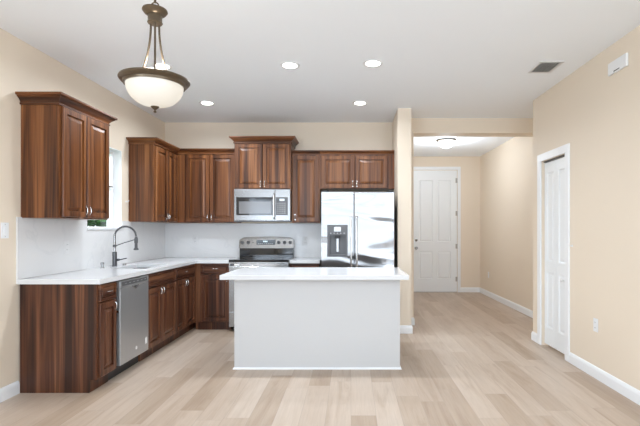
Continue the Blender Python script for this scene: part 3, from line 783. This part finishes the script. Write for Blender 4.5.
# ------------------------------------------------------------------ refrigerator
YF = 5.55
x0, x1 = XF(321.4, YF), XF(394.4, YF); zf = P(0, 192, YF)[1]
t = thing('refrigerator', 'large side-by-side stainless refrigerator with in-door water dispenser', 'refrigerator', ((x0 + x1) / 2, 5.95, 0))
xm = XF(353.9, YF)
MB().box(x0 + 0.004, x1 - 0.004, YF + 0.075, YB - 0.04, 0.02, zf - 0.015).build('body', M['blackplastic'], t)
MB().box(x0 + 0.03, x1 - 0.03, YF + 0.09, YB - 0.06, 0.0, 0.02).build('plinth', M['blackplastic'], t)
for a, b in ((x0 + 0.01, x0 + 0.09), (x1 - 0.09, x1 - 0.01)): MB().box(a, b, YF + 0.03, YF + 0.12, zf + 0.001, zf + 0.022, 0.004).build('hinge_cover', M['blackplastic'], t)
fF = face_front(YF + 0.07)
# dispenser opening in the left door: door from grid pieces
da, dzb = P(327.2, 256.9, YF); db, dza = P(347.7, 224.9, YF)
def holed_panel(f, u0, u1, z0, z1, hole, d, name, mat, parent):
    a, b, c, e = hole
    us = [u0, a, b, u1]; zs = [z0, c, e, z1]
    m = MB(f); V = []
    idx = lambda k, i, j: k * 16 + i * 4 + j
    for k, dep in enumerate((0.0, d)):
        for i in range(4):
            for j in range(4): V.append((us[i], dep, zs[j]))
    fs = []
    for i in range(3):
        for j in range(3):
            if (i, j) == (1, 1): continue
            for k in (0, 1): fs.append((idx(k, i, j), idx(k, i + 1, j), idx(k, i + 1, j + 1), idx(k, i, j + 1)))
    for i in range(3):
        for j in (0, 3): fs.append((idx(0, i, j), idx(0, i + 1, j), idx(1, i + 1, j), idx(1, i, j)))
        for j in (0, 3): fs.append((idx(0, j, i), idx(0, j, i + 1), idx(1, j, i + 1), idx(1, j, i)))
    for (p, q) in (((1, 1), (2, 1)), ((2, 1), (2, 2)), ((2, 2), (1, 2)), ((1, 2), (1, 1))):
        fs.append((idx(0, *p), idx(0, *q), idx(1, *q), idx(1, *p)))
    m.raw(V, fs); return m.build(name, mat, parent)
ld = holed_panel(fF, x0, xm - 0.004, 0.06, zf, (da, db, dzb, dza), 0.07, 'freezer_door', M['steel_fridge'], t)
rd = MB(fF).box(xm + 0.004, x1, 0.0, 0.07, 0.06, zf, 0.006).build('fridge_door', M['steel_fridge'], t)
for hx_, par in ((xm - 0.035, ld), (xm + 0.035, rd)):
    MB(fF).tube([(hx_, 0.07, 1.500), (hx_, 0.105, 1.485), (hx_, 0.118, 1.44), (hx_, 0.120, 1.05), (hx_, 0.118, 0.66), (hx_, 0.105, 0.62), (hx_, 0.07, 0.605)], 0.0125, 12).lathe((hx_, 0.0702, 1.50), [(0.017, 0), (0.017, 0.006), (0.01, 0.01)], 12, 'y').build('handle', M['steel'], par, True)
m = MB(fF)
m.box(da + 0.001, db - 0.001, 0.004, 0.010, dzb + 0.001, dza - 0.001)
m.box(da + 0.001, da + 0.028, 0.010, 0.073, dzb + 0.001, dza - 0.001).box(db - 0.028, db - 0.001, 0.010, 0.073, dzb + 0.001, dza - 0.001)
m.box(da + 0.028, db - 0.028, 0.010, 0.073, dza - 0.13, dza - 0.001).box(da + 0.028, db - 0.028, 0.010, 0.073, dzb + 0.001, dzb + 0.03)
disp = m.build('water_dispenser', M['greyplastic'], ld)
dm = (da + db) / 2
MB(fF).box(dm - 0.045, dm + 0.045, 0.0733, 0.078, dza - 0.085, dza - 0.025, 0.002).build('dispenser_display', M['steel_bright'], disp)
for i in range(5): MB(fF).lathe((da + 0.045 + i * (db - da - 0.09) / 4, 0.0733, dza - 0.105), [(0.007, 0), (0.007, 0.002), (0, 0.002)], 10, 'y').build('dispenser_button', M['button'], disp)
MB(fF).box(dm - 0.035, dm + 0.035, 0.011, 0.06, dza - 0.165, dza - 0.132, 0.004).build('spout', M['blackplastic'], disp)
MB(fF).box(dm - 0.016, dm + 0.016, 0.02, 0.03, dzb + 0.06, dza - 0.17, 0.003).build('paddle', M['steel_bright'], disp)

# ------------------------------------------------------------------ island
YI0, YI1, YPN = 4.02, 4.88, 4.20
XI0, XI1 = -1.202, 0.530
xp0, xp1 = XF(234.4, YPN), XF(400.0, YPN)
t = thing('kitchen_island', 'plain white-painted island base in the middle of the kitchen', 'kitchen island', ((xp0 + xp1) / 2, 4.5, 0))
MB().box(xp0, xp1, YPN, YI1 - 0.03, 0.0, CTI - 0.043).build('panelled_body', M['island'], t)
q = 0.014
prof = [(0.0005, 0.0005), (q, 0.0005), (q * 0.9, q * 0.55), (q * 0.5, q * 1.1), (0.0005, q * 1.3)]
MB().sweep([(xp0, YI1 - 0.03), (xp0, YPN), (xp1, YPN), (xp1, YI1 - 0.03)], prof, None, 1).build('shoe_moulding', M['white'], t)
o = MB().box(XI0, XI1, YI0, YI1, CTI - 0.042, CTI, 0.0025).build('island_countertop', M['quartz'])
tag(o, 'white quartz slab on the kitchen island', 'countertop')

# ------------------------------------------------------------------ ceiling fixtures
def copy_tree(o, parent=None):
    c = o.copy(); col.objects.link(c); c.parent = parent
    for ch in list(o.children): copy_tree(ch, c)
    return c
lights = [(-0.578, 4.17, 'recessed ceiling downlight above the middle of the kitchen, centre of the near row'),
          (0.205, 4.12, 'recessed ceiling downlight at the right end of the near row'),
          (-1.80, 4.19, 'recessed ceiling downlight seen just behind the pendant lamp'),
          (-1.77, 5.41, 'recessed ceiling downlight of the far row, nearest the left wall cabinets'),
          (0.11, 5.41, 'recessed ceiling downlight of the far row, in front of the refrigerator')]
proto = thing('recessed_light', lights[0][2], 'ceiling light', (lights[0][0], lights[0][1], ZC - 0.012), 'recessed downlights in the kitchen ceiling')
x, y = lights[0][:2]
MB().lathe((x, y, ZC - 0.0005), [(0.068, 0), (0.095, 0), (0.095, -0.003), (0.088, -0.007), (0.068, -0.005)], 32, closed=True).build('trim_ring', M['white'], proto, True)
MB().lathe((x, y, ZC - 0.0008), [(0.067, 0), (0.067, -0.003), (0.0, -0.0035)], 32).build('lens', M['lit'], proto)
for i, (x, y, lab) in enumerate(lights):
    o = proto if i == 0 else copy_tree(proto)
    o.location = (x, y, ZC - 0.012); o['label'] = lab
    l = bpy.data.lights.new('downlight', 'AREA'); l.shape = 'DISK'; l.size = 0.13; l.energy = LAMP_W * (0.55 if i == 4 else 1.0); l.color = (0.88, 0.95, 1.03); l.spread = PI * 0.9
    lo = bpy.data.objects.new('downlight', l); lo.location = (x, y, ZC - 0.02); col.objects.link(lo)

# pendant
px_, py_ = -1.078, 2.42
t = thing('pendant_lamp', 'bronze pendant lamp with a frosted white glass bowl, upper left', 'pendant lamp', (px_, py_, ZC))
MB().lathe((px_, py_, ZC - 0.0005), [(0.065, 0), (0.065, -0.012), (0.05, -0.03), (0.012, -0.036)], 32).build('canopy', M['bronze'], t, True)
m = MB(); z = ZC - 0.04; k = 0
m.tube([(px_, py_, ZC - 0.03), (px_, py_, 2.578)], 0.0065, 10)
m.build('rod', M['bronze'], t, True)
m = MB(); pts = []
for i in range(17):
    a = 2 * PI * i / 16; pts.append((px_ + 0.020 * math.sin(a), py_, 2.562 + 0.018 * math.cos(a)))
m.tube(pts, 0.004, 8, False); m.build('loop', M['bronze'], t, True)
MB().lathe((px_, py_, 2.46), [(0.015, 0.0), (0.036, 0.002), (0.040, 0.008), (0.037, 0.012), (0.037, 0.046), (0.045, 0.050), (0.056, 0.058), (0.066, 0.072), (0.064, 0.080), (0.052, 0.084), (0.015, 0.090)], 36).build('hub', M['bronze'], t, True)
for k in range(3):
    a = 2 * PI * k / 3 - 1.15; pts = []
    for i in range(13):
        u = i / 12; r = 0.024 + 0.075 * u ** 2.2; z = 2.47 - 0.315 * u
        pts.append((px_ + r * math.cos(a), py_ + r * math.sin(a), z))
    MB().tube(pts, 0.0058, 8).build('arm', M['bronze'], t, True)
MB().lathe((px_, py_, 2.125), [(0.138, 0.012), (0.148, -0.004), (0.158, -0.006), (0.162, 0.006), (0.172, 0.010), (0.183, 0.024), (0.181, 0.032), (0.168, 0.038), (0.155, 0.034), (0.09, 0.034), (0.09, 0.026), (0.135, 0.024)], 56, closed=True).build('rim', M['bronze'], t, True)
bp = [(0.148 * math.cos(a) ** 0.9 if a < 1.56 else 0.0, -0.118 * math.sin(a)) for a in [i * PI / 2 / 14 for i in range(15)]]
bi = [(r * 0.97, h * 0.97) for r, h in reversed(bp)]
MB().lathe((px_, py_, 2.124), bp + bi, 56, closed=True).build('glass_bowl', M['bowl'], t, True)
MB().lathe((px_, py_, 1.972), [(0.0, 0.0), (0.008, 0.004), (0.007, 0.012), (0.003, 0.015), (0.006, 0.018), (0.018, 0.028), (0.026, 0.040), (0.028, 0.044), (0.0, 0.046)], 24).build('finial', M['bronze'], t, True)
l = bpy.data.lights.new('pendant_bulb', 'POINT'); l.energy = 4.0; l.color = (1, 0.95, 0.88); l.shadow_soft_size = 0.05
lo = bpy.data.objects.new('pendant_bulb', l); lo.location = (px_, py_, 2.24); col.objects.link(lo)

# hall flush light
hx_, hy_ = 1.65, 7.62
t = thing('ceiling_light', 'white domed flush light on the hall ceiling', 'ceiling light', (hx_, hy_, ZC))
MB().lathe((hx_, hy_, ZC - 0.0005), [(0.17, 0), (0.175, -0.012), (0.160, -0.028), (0.14, -0.03)], 40).build('base_ring', M['nickel'], t, True)
MB().lathe((hx_, hy_, ZC - 0.031), [(0.135, 0), (0.138, -0.02), (0.115, -0.07), (0.07, -0.1), (0.02, -0.11), (0.0, -0.111)], 40).build('glass_dome', M['hallbowl'], t, True)
l = bpy.data.lights.new('hall_bulb', 'POINT'); l.energy = HALL_W; l.color = (0.85, 0.94, 1.05); l.shadow_soft_size = 0.12
lo = bpy.data.objects.new('hall_bulb', l); lo.location = (hx_, hy_, ZC - 0.30); col.objects.link(lo)

# ceiling vent
t = thing('ceiling_vent', 'dark slatted air vent in the ceiling near the right wall', 'vent', (1.865, 4.21, ZC))
vx0, vx1, vy0, vy1 = 1.765, 1.965, 4.08, 4.35
MB().box(vx0 + 0.012, vx1 - 0.012, vy0 + 0.012, vy1 - 0.012, ZC - 0.003, ZC - 0.0005).build('duct', M['slot'], t)
m = MB()
m.box(vx0 - 0.012, vx0 + 0.012, vy0, vy1, ZC - 0.006, ZC - 0.0005).box(vx1 - 0.012, vx1 + 0.012, vy0, vy1, ZC - 0.006, ZC - 0.0005)
m.box(vx0 - 0.012, vx1 + 0.012, vy0 - 0.012, vy0 + 0.012, ZC - 0.006, ZC - 0.0005).box(vx0 - 0.012, vx1 + 0.012, vy1 - 0.012, vy1 + 0.012, ZC - 0.006, ZC - 0.0005)
m.build('frame', M['plate'], t)
for i in range(6):
    x = vx0 + 0.020 + i * 0.029
    MB().raw([(x + 0.012, vy0 + 0.012, ZC - 0.004), (x + 0.018, vy0 + 0.012, ZC - 0.004), (x + 0.006, vy0 + 0.012, ZC - 0.016), (x, vy0 + 0.012, ZC - 0.016),
              (x + 0.012, vy1 - 0.012, ZC - 0.004), (x + 0.018, vy1 - 0.012, ZC - 0.004), (x + 0.006, vy1 - 0.012, ZC - 0.016), (x, vy1 - 0.012, ZC - 0.016)],
             [(0, 1, 2, 3), (4, 5, 6, 7), (0, 1, 5, 4), (1, 2, 6, 5), (2, 3, 7, 6), (3, 0, 4, 7)]).build('slat', M['ventslat'], t)

# alarm sounder on the right wall
t = thing('door_chime', 'small white box high on the right wall', 'door chime', (XR, 3.61, 2.63))
MB().box(XR - 0.022, XR - 0.0005, 3.485, 3.735, 2.63, 2.735, 0.006).build('case', M['plastic'], t)
MB().box(XR - 0.0228, XR - 0.0222, 3.57, 3.65, 2.640, 2.648).build('sound_slot', M['slot'], t)

# switches and outlets
def plate(name, label, cat, f, u, z, hw, hh, kind, group, pm='plastic'):
    c_ = f(u, 0, z); t = thing(name, label, cat, c_, group)
    MB(f).box(u - hw, u + hw, 0.0005, 0.006, z - hh, z + hh, 0.0018).build('cover_plate', M[pm], t)
    if kind == 'outlet':
        for dz in (-0.024, 0.024):
            r = MB(f).box(u - 0.016, u + 0.016, 0.0062, 0.0085, z + dz - 0.015, z + dz + 0.015, 0.001).build('receptacle', M[pm], t)
            MB(f).box(u - 0.008, u - 0.0055, 0.0087, 0.0090, z + dz - 0.005, z + dz + 0.006).box(u + 0.0055, u + 0.008, 0.0087, 0.0090, z + dz - 0.005, z + dz + 0.006).build('slots', M['slot'], r)
    else:
        MB(f).box(u - 0.016, u + 0.016, 0.0062, 0.010, z - 0.032, z + 0.032, 0.002).build('rocker', M[pm], t)
        for dz in (-0.047, 0.047): MB(f).box(u - 0.004, u + 0.004, 0.0062, 0.0075, z + dz - 0.003, z + dz + 0.003).build('screw', M['button'], t)
    return t
plate('light_switch', 'white light switch on the left wall beside the near end of the backsplash', 'switch', face_right(XL), 3.44, 1.325, 0.038, 0.062, 'switch', None)
fS = face_right(XL + 0.012)
plate('wall_outlet', 'outlet on the left backsplash below the near wall cabinet', 'outlet', fS, 4.17, 1.165, 0.038, 0.062, 'outlet', None, 'plate')
fK = face_front(YB - 0.012)
plate('wall_outlet', 'outlet on the back backsplash left of the range', 'outlet', fK, XF(195.5, YB), 1.185, 0.036, 0.06, 'outlet', None, 'plate')
plate('wall_outlet', 'outlet on the back backsplash between range and refrigerator', 'outlet', fK, XF(305.5, YB), 1.17, 0.036, 0.06, 'outlet', None, 'plate')
plate('wall_outlet', 'low white outlet on the right wall in front of the closet door', 'outlet', face_left(XR), 3.95, 0.475, 0.036, 0.06, 'outlet', None)
plate('wall_outlet', 'low white outlet on the hall wall past the kitchen', 'outlet', face_left(XH), 8.79, 0.43, 0.036, 0.06, 'outlet', None)
# small hooks
def hook(label, f, u, z):
    m = MB(f); m.tube([(u, 0.0005, z), (u, 0.025, z), (u, 0.035, z + 0.015)], 0.006, 8); m.lathe((u, 0.0005, z), [(0.012, 0), (0.012, 0.004), (0, 0.005)], 12, 'y')
    o = m.build('wall_hook', M['plastic'], None, True); tag(o, label, 'hook')
hook('small white hook on the wall between window and far left wall cabinet', face_right(XL), YX(126, XL), 1.67)
hook('tiny white latch on the wall beside the closet door casing', face_left(XR), YX(572.5, XR), 1.17)

# ------------------------------------------------------------------ shrub outside the window
random.seed(4)
shx, shy = -4.45, 7.75
t = thing('garden_shrub', 'green leafy shrub outside the kitchen window', 'shrub', (shx, shy, -0.30))
m = MB()
for k in range(7):
    a = 2 * PI * k / 7
    m.tube([(shx + 0.02 * math.cos(a), shy + 0.02 * math.sin(a), -0.30), (shx + 0.12 * math.cos(a), shy + 0.12 * math.sin(a), 0.5), (shx + 0.25 * math.cos(a), shy + 0.25 * math.sin(a), 1.45)], [0.02, 0.014, 0.006], 6)
m.build('stems', M['bark'], t)
m = MB()
for k in range(2600):
    a = random.uniform(0, 2 * PI); z = random.uniform(0.1, 1.62); r = 0.48 * math.sqrt(random.random()) * (1 if z < 1.3 else 0.85)
    c_ = Vector((shx + r * math.cos(a), shy + r * math.sin(a), z))
    d = Vector((math.cos(a) + random.uniform(-.6, .6), math.sin(a) + random.uniform(-.6, .6), random.uniform(-0.5, 0.8))).normalized()
    s_ = d.cross(Vector((0, 0, 1))).normalized(); L = random.uniform(0.11, 0.20); W_ = L * 0.30
    n_ = s_.cross(d) * 0.012
    m.raw([tuple(c_), tuple(c_ + d * L * .45 + s_ * W_), tuple(c_ + d * L), tuple(c_ + d * L * .45 - s_ * W_), tuple(c_ + d * L * .45 + n_)], [(0, 1, 4), (1, 2, 4), (2, 3, 4), (3, 0, 4)])
fo = m.build('foliage', M['leaf'], t)
